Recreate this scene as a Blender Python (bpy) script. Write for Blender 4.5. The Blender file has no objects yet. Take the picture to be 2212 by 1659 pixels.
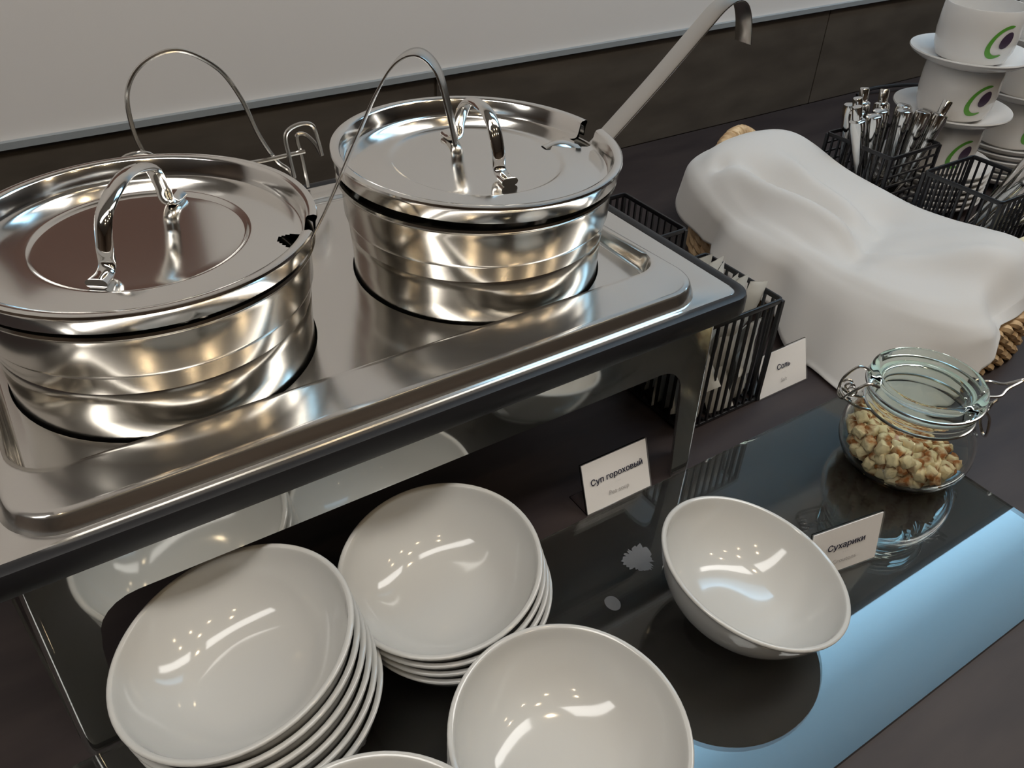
import bpy, bmesh, math, random
from math import sin, cos, pi, radians, sqrt, atan2, hypot
from mathutils import Vector, Matrix
from mathutils.geometry import delaunay_2d_cdt
random.seed(7)
S = bpy.context.scene
COL = S.collection

# ------------------------------------------------------------------ camera, world, exposure
cd = bpy.data.cameras.new('camera'); cam = bpy.data.objects.new('camera', cd); COL.objects.link(cam)
Rt = Vector((0.8344463, -0.55020051, 0.03128545))
Dn = Vector((-0.31287407, -0.51971624, -0.79498732))
Fw = Vector((0.45366198, 0.65358582, -0.60581877))
cam.matrix_world = Matrix(((Rt.x, -Dn.x, -Fw.x, 0), (Rt.y, -Dn.y, -Fw.y, 0), (Rt.z, -Dn.z, -Fw.z, .6), (0, 0, 0, 1)))
cd.sensor_fit = 'HORIZONTAL'; cd.sensor_width = 36; cd.lens = 1833.8 / 2212 * 36
cd.clip_start = .01
S.camera = cam
W = bpy.data.worlds.new('world'); S.world = W; W.use_nodes = True
W.node_tree.nodes['Background'].inputs[0].default_value = (.5, .5, .5, 1)
W.node_tree.nodes['Background'].inputs[1].default_value = .2
S.view_settings.view_transform = 'Standard'; S.view_settings.look = 'None'
S.view_settings.gamma = 1; S.view_settings.use_curve_mapping = False
S.view_settings.exposure = 0.12
PANEL_E = 7.0      # cool light panel hung over the counter
WASH_E = 7.5       # ceiling panels added to brighten the back wall
DOWN_E = 60.0     # small warm downlights

# ------------------------------------------------------------------ materials
def mat(name, col=(.8, .8, .8), rough=.5, metal=0, **kw):
    m = bpy.data.materials.new(name); m.use_nodes = True
    b = m.node_tree.nodes['Principled BSDF']
    b.inputs['Base Color'].default_value = (*col, 1)
    b.inputs['Roughness'].default_value = rough
    b.inputs['Metallic'].default_value = metal
    for k, v in kw.items():
        b.inputs[k.replace('_', ' ')].default_value = v
    return m
def nodes(m): return m.node_tree.nodes, m.node_tree.links, m.node_tree.nodes['Principled BSDF']
def noise_col(m, c1, c2, scale=8, stretch=(1, 1, 1), detail=6, lo=.35, hi=.65):
    N, L, b = nodes(m)
    tc = N.new('ShaderNodeTexCoord'); mp = N.new('ShaderNodeMapping'); mp.inputs['Scale'].default_value = stretch
    n = N.new('ShaderNodeTexNoise'); n.inputs['Scale'].default_value = scale; n.inputs['Detail'].default_value = detail
    r = N.new('ShaderNodeValToRGB'); r.color_ramp.elements[0].position = lo; r.color_ramp.elements[1].position = hi
    r.color_ramp.elements[0].color = (*c1, 1); r.color_ramp.elements[1].color = (*c2, 1)
    L.new(tc.outputs['Object'], mp.inputs[0]); L.new(mp.outputs[0], n.inputs['Vector']); L.new(n.outputs[0], r.inputs[0])
    L.new(r.outputs[0], b.inputs['Base Color'])
    return m
def noise_bump(m, scale=200, strength=.1, dist=.001, stretch=(1, 1, 1)):
    N, L, b = nodes(m)
    tc = N.new('ShaderNodeTexCoord'); mp = N.new('ShaderNodeMapping'); mp.inputs['Scale'].default_value = stretch
    n = N.new('ShaderNodeTexNoise'); n.inputs['Scale'].default_value = scale; n.inputs['Detail'].default_value = 4
    u = N.new('ShaderNodeBump'); u.inputs['Strength'].default_value = strength; u.inputs['Distance'].default_value = dist
    L.new(tc.outputs['Object'], mp.inputs[0]); L.new(mp.outputs[0], n.inputs['Vector'])
    L.new(n.outputs[0], u.inputs['Height']); L.new(u.outputs[0], b.inputs['Normal'])
    return m
def emis(name, col, s):
    m = mat(name, (0, 0, 0), .5)
    b = m.node_tree.nodes['Principled BSDF']
    b.inputs['Emission Color'].default_value = (*col, 1); b.inputs['Emission Strength'].default_value = s
    return m
M = {}
M['wall'] = noise_bump(mat('wall_paint', (.66, .64, .63), .7), 120, .05, .001)
M['ceil'] = mat('ceiling_paint', (.55, .53, .50), .8)
M['roomwall'] = noise_col(mat('room_wall', (.2, .15, .11), .7), (.16, .11, .08), (.27, .20, .15), 1.5)
M['roomwall_dark'] = noise_col(mat('room_wall_dark', (.1, .08, .06), .6), (.05, .04, .035), (.13, .10, .08), 2)
M['floor'] = noise_col(mat('floor_tile', (.1, .08, .06), .4), (.05, .04, .035), (.09, .07, .06), 4)
M['splash'] = noise_bump(noise_col(mat('brown_laminate', rough=.42), (.056, .046, .037), (.080, .067, .054), 9, (1, 1, 3)), 90, .15, .0006)
M['counter'] = noise_bump(noise_col(mat('dark_counter', rough=.5, Specular_IOR_Level=.3), (.026, .019, .020), (.040, .030, .029), 7, (1, 4, 1)), 160, .12, .0005)
M['trim'] = mat('trim_metal', (.33, .36, .38), .45, .3)
M['redpanel'] = noise_col(mat('red_brown_panel', rough=.5), (.07, .028, .022), (.13, .06, .045), 4)
M['steel'] = noise_bump(mat('brushed_steel', (.80, .775, .74), .16, 1), 60, .03, .0003, (1, 12, 12))
M['polish'] = mat('polished_steel', (.80, .785, .76), .07, 1)
M['panelsteel'] = mat('mirror_steel', (.62, .62, .60), .06, 1)
def add_scratch(m, fac, rough):
    # worn polished metal: a share of the surface scatters more widely
    N, L, b = nodes(m); out = N['Material Output']
    r = N.new('ShaderNodeBsdfAnisotropic'); r.inputs['Roughness'].default_value = rough
    r.inputs['Color'].default_value = b.inputs['Base Color'].default_value
    mx = N.new('ShaderNodeMixShader'); mx.inputs[0].default_value = fac
    L.new(b.outputs[0], mx.inputs[1]); L.new(r.outputs[0], mx.inputs[2]); L.new(mx.outputs[0], out.inputs['Surface'])
add_scratch(M['panelsteel'], .13, .55); add_scratch(M['steel'], .15, .45)
M['pot'] = noise_bump(mat('pot_steel', (.60, .575, .53), .17, 1), 25, .03, .0004, (1, 1, 6))
M['lidsteel'] = mat('lid_steel', (.84, .825, .80), .13, 1)
M['lidmirror'] = mat('lid_mirror', (.66, .63, .61), .05, 1)
M['wire'] = mat('wire_steel', (.66, .645, .62), .20, 1)
M['rubber'] = noise_bump(mat('black_rubber', (.012, .012, .014), .42), 300, .2, .0004)
M['dark'] = mat('dark_inside', (.02, .02, .02), .5, .5)
M['china'] = mat('white_china', (.56, .555, .535), .10, 0, Coat_Weight=.3, Coat_Roughness=.03)
M['china_cup'] = mat('white_cup_china', (.66, .65, .64), .14)
M['chinafoot'] = mat('unglazed_foot', (.55, .47, .36), .7)
M['glass'] = mat('clear_glass', (.90, .96, .93), .0, 0, Transmission_Weight=1.0, IOR=1.5)
M['jarglass'] = mat('jar_glass', (.95, .985, .965), .0, 0, Transmission_Weight=1.0, IOR=1.25)
M['lidglass'] = mat('jar_lid_glass', (.86, .95, .91), .02, 0, Transmission_Weight=1.0, IOR=1.18)
M['acryl'] = mat('clear_acrylic', (.97, .98, .98), .0, 0, Transmission_Weight=1.0, IOR=1.3)
M['film'] = mat('clear_film', (.9, .9, .9), .05, 0, Alpha=.07)
M['paper'] = mat('card_paper', (.88, .86, .85), .6)
M['ink'] = mat('navy_ink', (.02, .022, .06), .6)
M['inkgrey'] = mat('grey_ink', (.42, .40, .39), .6)
M['bwire'] = mat('black_wire', (.008, .008, .010), .35)
M['packet'] = noise_bump(mat('packet_paper', (.66, .67, .65), .55), 60, .4, .002)
M['packetprint'] = mat('packet_print', (.30, .31, .32), .6)
M['cloth'] = noise_bump(mat('white_cloth', (.56, .55, .54), .85, 0, Sheen_Weight=.3), 900, .12, .0004)
M['wicker'] = noise_col(mat('wicker', rough=.6), (.42, .27, .14), (.70, .52, .31), 60)
M['crouton'] = noise_bump(noise_col(mat('crouton', rough=.8), (.38, .13, .03), (.88, .72, .45), 42, lo=.40, hi=.52), 300, .5, .002)
M['green'] = mat('green_print', (.09, .30, .035), .4)
M['plum'] = mat('plum_print', (.05, .03, .06), .4)
M['cutlery'] = mat('cutlery_steel', (.74, .73, .71), .10, 1)
M['cream'] = noise_bump(mat('cream_ribbed', (.68, .64, .45), .6), 40, .2, .001, (1, 1, 0.01))
M['stain'] = mat('dried_spill', (.30, .30, .31), .7, 0, Alpha=.42)
M['cable'] = mat('black_cable', (.01, .01, .012), .5)
M['panel'] = emis('cool_panel', (.40, .72, 1.0), PANEL_E)
def panel_gradient(m):
    # edge-lit diffuser: the row of diodes runs along its wall side
    N, L, b = nodes(m)
    g = N.new('ShaderNodeTexCoord'); sx = N.new('ShaderNodeSeparateXYZ'); r = N.new('ShaderNodeValToRGB')
    r.color_ramp.elements[0].color = (.22, .22, .22, 1); r.color_ramp.elements[1].color = (1, 1, 1, 1)
    e = r.color_ramp.elements.new(.55); e.color = (.45, .45, .45, 1)
    mu = N.new('ShaderNodeMath'); mu.operation = 'MULTIPLY'; mu.inputs[1].default_value = PANEL_E
    L.new(g.outputs['Generated'], sx.inputs[0]); L.new(sx.outputs['Y'], r.inputs[0]); L.new(r.outputs[0], mu.inputs[0]); L.new(mu.outputs[0], b.inputs['Emission Strength'])
panel_gradient(M['panel'])
M['added_wash'] = emis('added_wash_glow', (1.0, .97, .92), WASH_E)
M['down'] = emis('warm_downlight', (1.0, .78, .50), DOWN_E)
M['window'] = emis('daylight_window', (.62, .80, 1.0), 3.0)

# ------------------------------------------------------------------ helpers
def obj(name, verts, faces, m, parent=None, smooth=True, angle=40, loc=None):
    me = bpy.data.meshes.new(name); me.from_pydata([tuple(v) for v in verts], [], faces); me.update()
    return link(name, me, m, parent, smooth, angle, loc)
def link(name, me, m, parent=None, smooth=True, angle=40, loc=None):
    bm = bmesh.new(); bm.from_mesh(me); bmesh.ops.recalc_face_normals(bm, faces=bm.faces); bm.to_mesh(me); bm.free()
    if smooth:
        me.polygons.foreach_set('use_smooth', [True] * len(me.polygons)); me.set_sharp_from_angle(angle=radians(angle))
    if m is not None: me.materials.append(M[m] if isinstance(m, str) else m)
    o = bpy.data.objects.new(name, me); COL.objects.link(o)
    if parent is not None: o.parent = parent
    if loc is not None: o.location = loc
    return o
def empty(name, loc=(0, 0, 0), rz=0):
    o = bpy.data.objects.new(name, None); COL.objects.link(o); o.location = loc; o.rotation_euler = (0, 0, rz)
    o.empty_display_size = .02
    return o
def tag(o, label=None, cat=None, group=None, kind=None):
    if label: o['label'] = label
    if cat: o['category'] = cat
    if group: o['group'] = group
    if kind: o['kind'] = kind
    return o
def share(o, parent=None, name=None):
    c = o.copy(); COL.objects.link(c)
    if parent is not None: c.parent = parent
    return c
def copy_tree(o, parent=None):
    c = o.copy(); COL.objects.link(c)
    if parent is not None: c.parent = parent
    for ch in list(o.children): copy_tree(ch, c)
    return c
def box_vf(x0, x1, y0, y1, z0, z1):
    v = [(x, y, z) for z in (z0, z1) for y in (y0, y1) for x in (x0, x1)]
    f = [(0, 2, 3, 1), (4, 5, 7, 6), (0, 1, 5, 4), (2, 6, 7, 3), (0, 4, 6, 2), (1, 3, 7, 5)]
    return v, f
def box(name, x0, x1, y0, y1, z0, z1, m, parent=None, bevel=0):
    v, f = box_vf(x0, x1, y0, y1, z0, z1)
    me = bpy.data.meshes.new(name); me.from_pydata(v, [], f)
    if bevel:
        bm = bmesh.new(); bm.from_mesh(me)
        bmesh.ops.bevel(bm, geom=list(bm.edges), offset=bevel, segments=2, profile=.5, affect='EDGES')
        bm.to_mesh(me); bm.free()
    return link(name, me, m, parent, smooth=bool(bevel))
def catmull(pts, n=8, closed=False):
    P = [Vector(p) for p in pts]; out = []; k = len(P)
    rng = range(k if closed else k - 1)
    for i in rng:
        p0 = P[(i - 1) % k] if (closed or i > 0) else P[0] * 2 - P[1]
        p1 = P[i]; p2 = P[(i + 1) % k]
        p3 = P[(i + 2) % k] if (closed or i + 2 < k) else P[-1] * 2 - P[-2]
        for j in range(n):
            t = j / n
            out.append(.5 * ((2 * p1) + (p2 - p0) * t + (2 * p0 - 5 * p1 + 4 * p2 - p3) * t * t + (3 * p1 - p0 - 3 * p2 + p3) * t ** 3))
    if not closed: out.append(P[-1])
    return out
def sweep_vf(path, sect, closed=False, up=None, scale=None):
    """sweep 2D section (list of (a,b)) along path; a along side vector, b along normal"""
    n = len(path); k = len(sect); V = []; F = []; prev = None
    for i, p in enumerate(path):
        if closed: t = path[(i + 1) % n] - path[i - 1]
        else: t = path[min(i + 1, n - 1)] - path[max(i - 1, 0)]
        t = t.normalized()
        if up is not None:
            s = Vector(up); s = (s - t * s.dot(t)).normalized()
        else:
            if prev is None:
                s = t.orthogonal().normalized()
            else:
                s = (prev - t * prev.dot(t)).normalized()
            prev = s
        b = t.cross(s)
        sc = scale[i] if scale else 1
        for (u, w) in sect: V.append(p + s * u * sc + b * w * sc)
    for i in range(n if closed else n - 1):
        j = (i + 1) % n
        for a in range(k):
            c = (a + 1) % k
            F.append((i * k + a, i * k + c, j * k + c, j * k + a))
    if not closed:
        F.append(tuple(range(k))[::-1]); F.append(tuple((n - 1) * k + a for a in range(k)))
    return V, F
def circ_sect(r, k=8, rb=None):
    rb = rb or r
    return [(r * cos(2 * pi * a / k), rb * sin(2 * pi * a / k)) for a in range(k)]
def rrect_sect(w, h, r=None):
    r = r or min(w, h) * .4; out = []
    for cx, cy, a0 in ((w / 2 - r, h / 2 - r, 0), (-w / 2 + r, h / 2 - r, 90), (-w / 2 + r, -h / 2 + r, 180), (w / 2 - r, -h / 2 + r, 270)):
        for a in (0, 45, 90): out.append((cx + r * cos(radians(a0 + a)), cy + r * sin(radians(a0 + a))))
    return out
def tube(name, pts, r, m, parent=None, n=6, k=8, smoothpath=True, closed=False):
    path = catmull(pts, n, closed) if smoothpath else [Vector(p) for p in pts]
    v, f = sweep_vf(path, circ_sect(r, k), closed)
    return obj(name, v, f, m, parent)
def lathe_vf(prof, n=64, skip=None, closed=False, cx=0, cy=0):
    V = []; F = []; k = len(prof)
    for i in range(n):
        a = 2 * pi * i / n
        for (r, z) in prof: V.append((cx + r * cos(a), cy + r * sin(a), z))
    for i in range(n):
        j = (i + 1) % n; a = 2 * pi * (i + .5) / n
        for b in range(k if closed else k - 1):
            c = (b + 1) % k
            if skip and skip(a, b): continue
            idx = [i * k + b, j * k + b, j * k + c, i * k + c]
            if prof[b][0] < 1e-7: idx = [i * k + b, j * k + c, i * k + c]
            elif prof[c][0] < 1e-7: idx = [i * k + b, j * k + b, i * k + c]
            F.append(tuple(idx))
    return V, F
def lathe(name, prof, m, parent=None, n=64, skip=None, closed=False, loc=None, angle=40):
    v, f = lathe_vf(prof, n, skip, closed)
    me = bpy.data.meshes.new(name); me.from_pydata(v, [], f)
    bm = bmesh.new(); bm.from_mesh(me); bmesh.ops.remove_doubles(bm, verts=bm.verts, dist=1e-6)
    loose = [q for q in bm.verts if not q.link_faces]; bmesh.ops.delete(bm, geom=loose, context='VERTS')
    bm.to_mesh(me); bm.free()
    return link(name, me, m, parent, True, angle, loc)
def rrect(x0, x1, y0, y1, r, n=8):
    out = []
    for cx, cy, a0 in ((x1 - r, y0 + r, -90), (x1 - r, y1 - r, 0), (x0 + r, y1 - r, 90), (x0 + r, y0 + r, 180)):
        for i in range(n + 1):
            a = radians(a0 + 90 * i / n); out.append((cx + r * cos(a), cy + r * sin(a)))
    return out
def prism(name, outline, y0, y1, m, parent=None, axis='y', holes=()):
    """extrude a 2D outline (a,z) between y0,y1 along axis"""
    bm = bmesh.new()
    def P(a, b, c): return (a, c, b) if axis == 'y' else ((c, a, b) if axis == 'x' else (a, b, c))
    for c in (y0, y1):
        es = []
        for lp in [outline] + list(holes):
            vs = [bm.verts.new(P(a, b, c)) for a, b in lp]
            es += [bm.edges.new((vs[i], vs[(i + 1) % len(vs)])) for i in range(len(vs))]
        bmesh.ops.triangle_fill(bm, use_beauty=True, use_dissolve=False, edges=es)
    bm.verts.ensure_lookup_table()
    off = 0; tot = sum(len(l) for l in [outline] + list(holes))
    for lp in [outline] + list(holes):
        n = len(lp)
        for i in range(n):
            j = (i + 1) % n
            bm.faces.new((bm.verts[off + i], bm.verts[off + j], bm.verts[tot + off + j], bm.verts[tot + off + i]))
        off += n
    me = bpy.data.meshes.new(name); bm.to_mesh(me); bm.free()
    return link(name, me, m, parent, True, 30)
def text(name, s, size, m, parent, loc, bold=0, align='CENTER'):
    c = bpy.data.curves.new('text', 'FONT'); c.body = s; c.size = 1; c.align_x = align; c.align_y = 'CENTER'; 
    c.resolution_u = 3; c.fill_mode = 'NONE'
    t = bpy.data.objects.new('text_temp', c); COL.objects.link(t)
    dg = bpy.context.evaluated_depsgraph_get(); me = bpy.data.meshes.new_from_object(t.evaluated_get(dg))
    bpy.data.objects.remove(t); bpy.data.curves.remove(c)
    # fill the outlines (even-odd) with a constrained triangulation
    vs = [Vector((v_.co.x, v_.co.y)) for v_ in me.vertices]; ed = [tuple(e_.vertices) for e_ in me.edges]
    r_ = delaunay_2d_cdt(vs, ed, [], 0, 1e-6); P = r_[0]; segs = [(vs[a_], vs[b_]) for a_, b_ in ed]; keep = []
    for f_ in r_[2]:
        cx = sum(P[i].x for i in f_) / 3; cy = sum(P[i].y for i in f_) / 3; n_ = 0
        for p_, q_ in segs:
            if (p_.y > cy) != (q_.y > cy) and cx < p_.x + (cy - p_.y) * (q_.x - p_.x) / (q_.y - p_.y): n_ += 1
        if n_ % 2: keep.append(tuple(f_))
    me = bpy.data.meshes.new(name); me.from_pydata([(p_.x, p_.y, 0) for p_ in P], [], keep)
    if bold:
        bm = bmesh.new()
        for dx, dy in ((-bold, 0), (bold, 0), (0, bold * .6), (0, -bold * .6)):
            m2 = me.copy(); m2.transform(Matrix.Translation((dx, dy, 0))); bm.from_mesh(m2); bpy.data.meshes.remove(m2)
        bm.to_mesh(me); bm.free()
    me.materials.clear(); me.materials.append(M[m]); me.name = name
    o = bpy.data.objects.new(name, me); COL.objects.link(o); o.parent = parent; o.location = loc; o.scale = (size, size, size)
    return o

# ------------------------------------------------------------------ the room
WY = 1.146
tag(box('wall_back', -4, 5, WY, WY + .1, .198, 1.9, 'wall'), kind='structure')
tag(box('trim_1', -4, 5, WY - .008, WY + .1, .1895, .198, 'trim'), kind='structure')
sp = tag(box('wall_backsplash', -4, 5, WY + .004, WY + .1, -.03, .1895, 'splash'), kind='structure')
for i, x in enumerate((-1.17, -.27, .6335, 1.535, 2.435)):
    box('laminate_board', x - .4492, x + .4492 if i < 9 else 9, WY, WY + .006, 0.0, .1893, 'splash', sp).location.x = .45
ctr = tag(box('counter_top', -1.6, 3.2, -.16, WY - .0005, -.04, 0, 'counter', bevel=.003), kind='structure')
tag(box('counter_front', -1.58, 3.18, -.12, WY - .01, -.9, -.0402, 'roomwall_dark'), kind='structure')
tag(box('floor', -4, 5, -4, WY + .1, -.95, -.9, 'floor'), kind='structure')
ceil = tag(box('ceiling', -4, 5, -4, WY + .1, 1.9, 1.95, 'ceil'), kind='structure')
tag(box('wall_front', -4, 5, -4.1, -4, -.9, 1.9, 'roomwall'), kind='structure')
tag(box('wall_left', -4.1, -4, -4, WY + .1, -.9, 1.9, 'roomwall'), kind='structure')
tag(box('wall_right', 5, 5.1, -4, WY + .1, -.9, 1.9, 'roomwall_dark'), kind='structure')
tag(box('wall_unseen_board', -.05, .245, WY - .012, WY, .465, .67, 'redpanel'), kind='structure')  # unseen wall board, sized to give the pot lid its dark red reflection
# lamps of the room, and added ceiling panels that brighten the back wall
lp = tag(box('ceiling_light_box', .9, 3.3, .44, .775, 1.50, 1.56, 'trim'), kind='structure')
box('light_diffuser', .92, 3.28, .458, .75, 1.494, 1.4995, 'panel', lp)
box('added_wash_panel', -2.2, .3, -.25, .12, 1.885, 1.899, 'added_wash', ceil)  # added light, set where the glass sheet does not mirror it
box('added_wash_panel', .9, 3.4, -.25, .12, 1.885, 1.899, 'added_wash', ceil)
v, f = lathe_vf([(0, 0), (.045, 0), (.05, .004), (.05, .012), (0, .012)], 20)
dl = obj('downlight', v, f, 'down', ceil, loc=(-.6, -.8, 1.885))
for x, y in ((.6, .0), (.6, -.8), (1.6, -.8), (-.9, -1.3), (.2, -1.4), (1.1, -1.4), (2.1, -1.4)):
    share(dl, ceil).location = (x, y, 1.885)

# ------------------------------------------------------------------ glass sheet on the counter
GT = .006
gs = prism('glass_sheet', rrect(-.55, .762, .131, .427, .002, 1), .0004, GT, 'glass', axis='z')
tag(gs, 'clear glass sheet lying on the dark counter under the bowls', 'glass sheet')

# ------------------------------------------------------------------ chafing dish
ch = tag(empty('chafing_dish', (.234, .63, 0)), 'long stainless steel chafing dish stand with black rubber rim', 'chafing dish')
def rel(o, root):
    o.matrix_parent_inverse = Matrix.Translation(root.location).inverted(); return o
XL, XR, YF, YB = -.062, .530, .431, .829
def arch(a0, a1, w0, w1, zt, top=.190):
    # a0/a1 outer ends, w leg widths bottom/top
    s = .005
    out = [(a0, 0), (a0 + w0, 0), (a0 + w1 - .002, zt - .04)]
    for i in range(7):
        t = radians(180 - 90 * i / 6); out.append((a0 + w1 + .03 + .03 * cos(t), zt - .03 + .03 * sin(t)))
    for i in range(7):
        t = radians(90 - 90 * i / 6); out.append((a1 - w1 - .03 + .03 * cos(t), zt - .03 + .03 * sin(t)))
    out += [(a1 - w1 + .002, zt - .04), (a1 - w0, 0), (a1, 0), (a1 - s, top), (a0 + s, top)]
    return out
for nm, y in (('front_panel', YF), ('back_panel', YB - .002)):
    rel(prism(nm, arch(XL + .008, XR - .008, .020, .030, .146), y, y + .002, 'panelsteel', ch), ch)
for x in (XL, XR - .002):
    rel(prism('side_panel', arch(YF + .008, YB - .008, .020, .030, .146), x, x + .002, 'panelsteel', ch, axis='x'), ch)
for sx_, x in ((1, XL), (-1, XR)):
    for sy_, y in ((1, YF), (-1, YB)):
        rel(tube('corner_bend', [(x + sx_ * .008, y + sy_ * .008, 0), (x + sx_ * .013, y + sy_ * .008, .189)], .008, 'panelsteel', ch, 2, 20, False), ch)
RX0, RX1, RY0, RY1 = -.090, .558, .421, .838
# rubber rim: rounded rectangle sweep
path = [Vector((x, y, .198)) for x, y in rrect(RX0 + .006, RX1 - .006, RY0 + .006, RY1 - .006, .016, 6)]
v, f = sweep_vf(path, [(a, b) for b, a in rrect_sect(.013, .022, .005)], True, up=(0, 0, 1))
rel(obj('rubber_rim', v, f, 'rubber', ch), ch)
# formed steel top: nested loops
X0, X1, Y0, Y1 = RX0 + .010, RX1 - .010, RY0 + .010, RY1 - .010
fx0, fx1, fy0, fy1 = -.053, .516, .436, .812
N8 = 10
def lp_(dx, df, db, z, r):
    out = []
    for x, y in rrect(fx0 + dx, fx1 - dx, fy0 + df, fy1 - db, r, N8):
        k = min(1, max(0, (fy1 - .03 - y) / .12)); k = k * k * (3 - 2 * k)
        out.append(Vector((x, y, z if z <= .2072 else .207 + (z - .207) * (.10 + .90 * k))))
    return out
def base_(ins, z, r): return [Vector((x, y, z)) for x, y in rrect(X0 + ins, X1 - ins, Y0 + ins, Y1 - ins, r, N8)]
PZ = .2045
loops = [base_(0, .200, .012), base_(0, .2060, .012), base_(.0012, .2071, .012), base_(.003, .2072, .012)]
loops += [lp_(-.0020, -.0010, -.002, .2072, .040), lp_(0, .0010, 0, .2082, .039), lp_(.005, .0035, .005, .2190, .036), lp_(.0065, .0050, .0065, .2208, .035), lp_(.0085, .0075, .0085, .2214, .034),
          lp_(.0098, .0095, .0098, .22145, .0335), lp_(.0110, .0445, .0108, .2221, .0325), lp_(.0125, .0470, .012, .2222, .032), lp_(.0145, .0492, .014, .2216, .031), lp_(.0160, .0506, .0155, .2196, .030), lp_(.0180, .0518, .0175, .2085, .029), lp_(.0195, .0528, .019, .2055, .028)]
last = [Vector((p.x, p.y, PZ)) for p in lp_(.0212, .0538, .021, .2, .027)]
loops.append(last)
last = [Vector((p.x, p.y, PZ)) for p in lp_(.0218, .0544, .0218, .2, .027)]
loops.append(last)
k = len(last); V = [p for l in loops for p in l]; F = []
for i in range(len(loops) - 1):
    for a in range(k):
        b = (a + 1) % k; F.append((i * k + a, i * k + b, (i + 1) * k + b, (i + 1) * k + a))
me = bpy.data.meshes.new('steel_top'); me.from_pydata([tuple(p) for p in V], [], F)
bm = bmesh.new(); bm.from_mesh(me); bm.verts.ensure_lookup_table()
POTS = ((.0885, .6085), (.3755, .6085))
es = [bm.edges.get((bm.verts[(len(loops) - 1) * k + a], bm.verts[(len(loops) - 1) * k + (a + 1) % k])) for a in range(k)]
HR = .1158
hv = []
for px, py in POTS:
    vs = [bm.verts.new((px + HR * cos(2 * pi * i / 72), py + HR * sin(2 * pi * i / 72), PZ)) for i in range(72)]
    es += [bm.edges.new((vs[i], vs[(i + 1) % 72])) for i in range(72)]
    hv.append(vs)
bmesh.ops.triangle_fill(bm, use_beauty=True, use_dissolve=False, edges=es)
for vs in hv:
    lo = [bm.verts.new((q.co.x, q.co.y, q.co.z - .012)) for q in vs]
    for i in range(72): bm.faces.new((vs[i], vs[(i + 1) % 72], lo[(i + 1) % 72], lo[i]))
bm.to_mesh(me); bm.free()
rel(link('steel_top', me, 'steel', ch, True, 35), ch)
rel(box('water_pan', XL + .012, XR - .012, YF + .012, YB - .012, .150, .186, 'dark', ch), ch)

# ------------------------------------------------------------------ pots, lids
def make_pot(c, label):
    p = tag(empty('soup_pot', (c[0], c[1], .187)), label, 'pot')
    prof = [(0, .0), (.100, 0), (.108, .005), (.1138, .014), (.1142, .035), (.1150, .050), (.1156, .058), (.1135, .0635), (.1120, .0655),
            (.1115, .0675), (.1140, .0685), (.1170, .0715), (.1190, .077), (.1198, .100), (.1205, .104), (.1228, .1055), (.1238, .1075), (.1230, .1095), (.1205, .1098), (.1190, .107), (.1180, .075), (.106, .008), (0, .006)]
    lathe('pot_body', prof, 'pot', p, 96)
    return p
make_pot(POTS[0], 'round steel soup pot whose ladle hooks over beside the wire loop')
make_pot(POTS[1], 'round steel soup pot with its lid sitting askew over the ladle')
def make_lid(c, z, tilt, notch, hdir, hl, label, spout=False):
    l = tag(empty('pot_lid', (c[0], c[1], z)), label, 'lid')
    # z=0 at the underside of the lid lip
    prof = [(0, .0035), (.066, .0035), (.0725, .0035), (.0735, .0036), (.0755, .0050), (.0775, .0058), (.0790, .00575), (.084, .0053), (.098, .0040), (.100, .0038), (.1025, .0035), (.1055, .0031), (.109, .0026), (.1125, .0022), (.1150, .0030), (.1165, .0060), (.1185, .0155), (.1200, .0172), (.1245, .0180), (.1265, .0172), (.1270, .0155), (.1255, .0125), (.1245, .0035), (.1235, .0030), (.1232, .012), (.1195, .0145), (.1178, .0015), (.113, .0006), (.109, .0010), (.1055, .0014), (.1025, .0019), (.100, .0022), (.098, .0024), (.0765, .0044), (.0735, .0020), (0, .0020)]
    w = radians(5.2)
    def skip(a, b):
        d = (a - notch + pi) % (2 * pi) - pi
        r = (prof[b][0] + prof[(b + 1) % len(prof)][0]) / 2
        if r > .0975:
            q = sqrt(max(0, 1 - ((.1125 - min(r, .1125)) / .0145) ** 2)) * .0108
            if abs(d) * .11 < q: return True
        return False
    lathe('lid_disc', prof, 'lidsteel', l, 320, skip)
    # bridge handle
    h = hl / 2
    pts = [(-h, 0, .0068), (-h + .012, 0, .0070), (-h + .019, 0, .0115), (-h + .022, 0, .024), (-h + .032, 0, .042), (-.012, 0, .0515), (.012, 0, .0515), (h - .032, 0, .042), (h - .022, 0, .024), (h - .019, 0, .0115), (h - .012, 0, .0070), (h, 0, .0068)]
    pt = catmull(pts, 6)
    sect = [(.0062 * cos(2 * pi * a / 14), .0034 * sin(2 * pi * a / 14)) for a in range(14)]
    v, f = sweep_vf(pt, sect, False, up=(0, 1, 0), scale=[1 + .25 * max(0, abs(q.x) / h - .75) / .25 for q in pt])
    hd = obj('handle', v, f, 'polish', l); hd.rotation_euler.z = hdir
    for s in (-1, 1):
        r = lathe('rivet', [(0, .0092), (.0022, .0088), (.0036, .0076), (.0036, .0035), (0, .0035)], 'polish', hd, 14)
        r.location = (s * (h - .006), 0, .001)
    if spout:
        cs, sn = cos(notch), sin(notch)
        n_ = 10; V = []; F = []
        for i in range(n_ + 1):
            r = .070 + .032 * i / n_; hw = .005 + .010 * i / n_; zz = .0045 + .0035 * sin(pi * min(1, i / n_ * .9))
            for j in range(7):
                u = -1 + j / 3
                V.append((cs * r - sn * u * hw, sn * r + cs * u * hw, zz * (1 - u * u) + .0038 * u * u))
        for i in range(n_):
            for j in range(6): F.append((i * 7 + j, i * 7 + j + 1, i * 7 + 8 + j, i * 7 + 7 + j))
        obj('spout_crease', V, F, 'lidsteel', l)
    l.rotation_euler = (tilt[0], tilt[1], 0)
    return l
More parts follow.
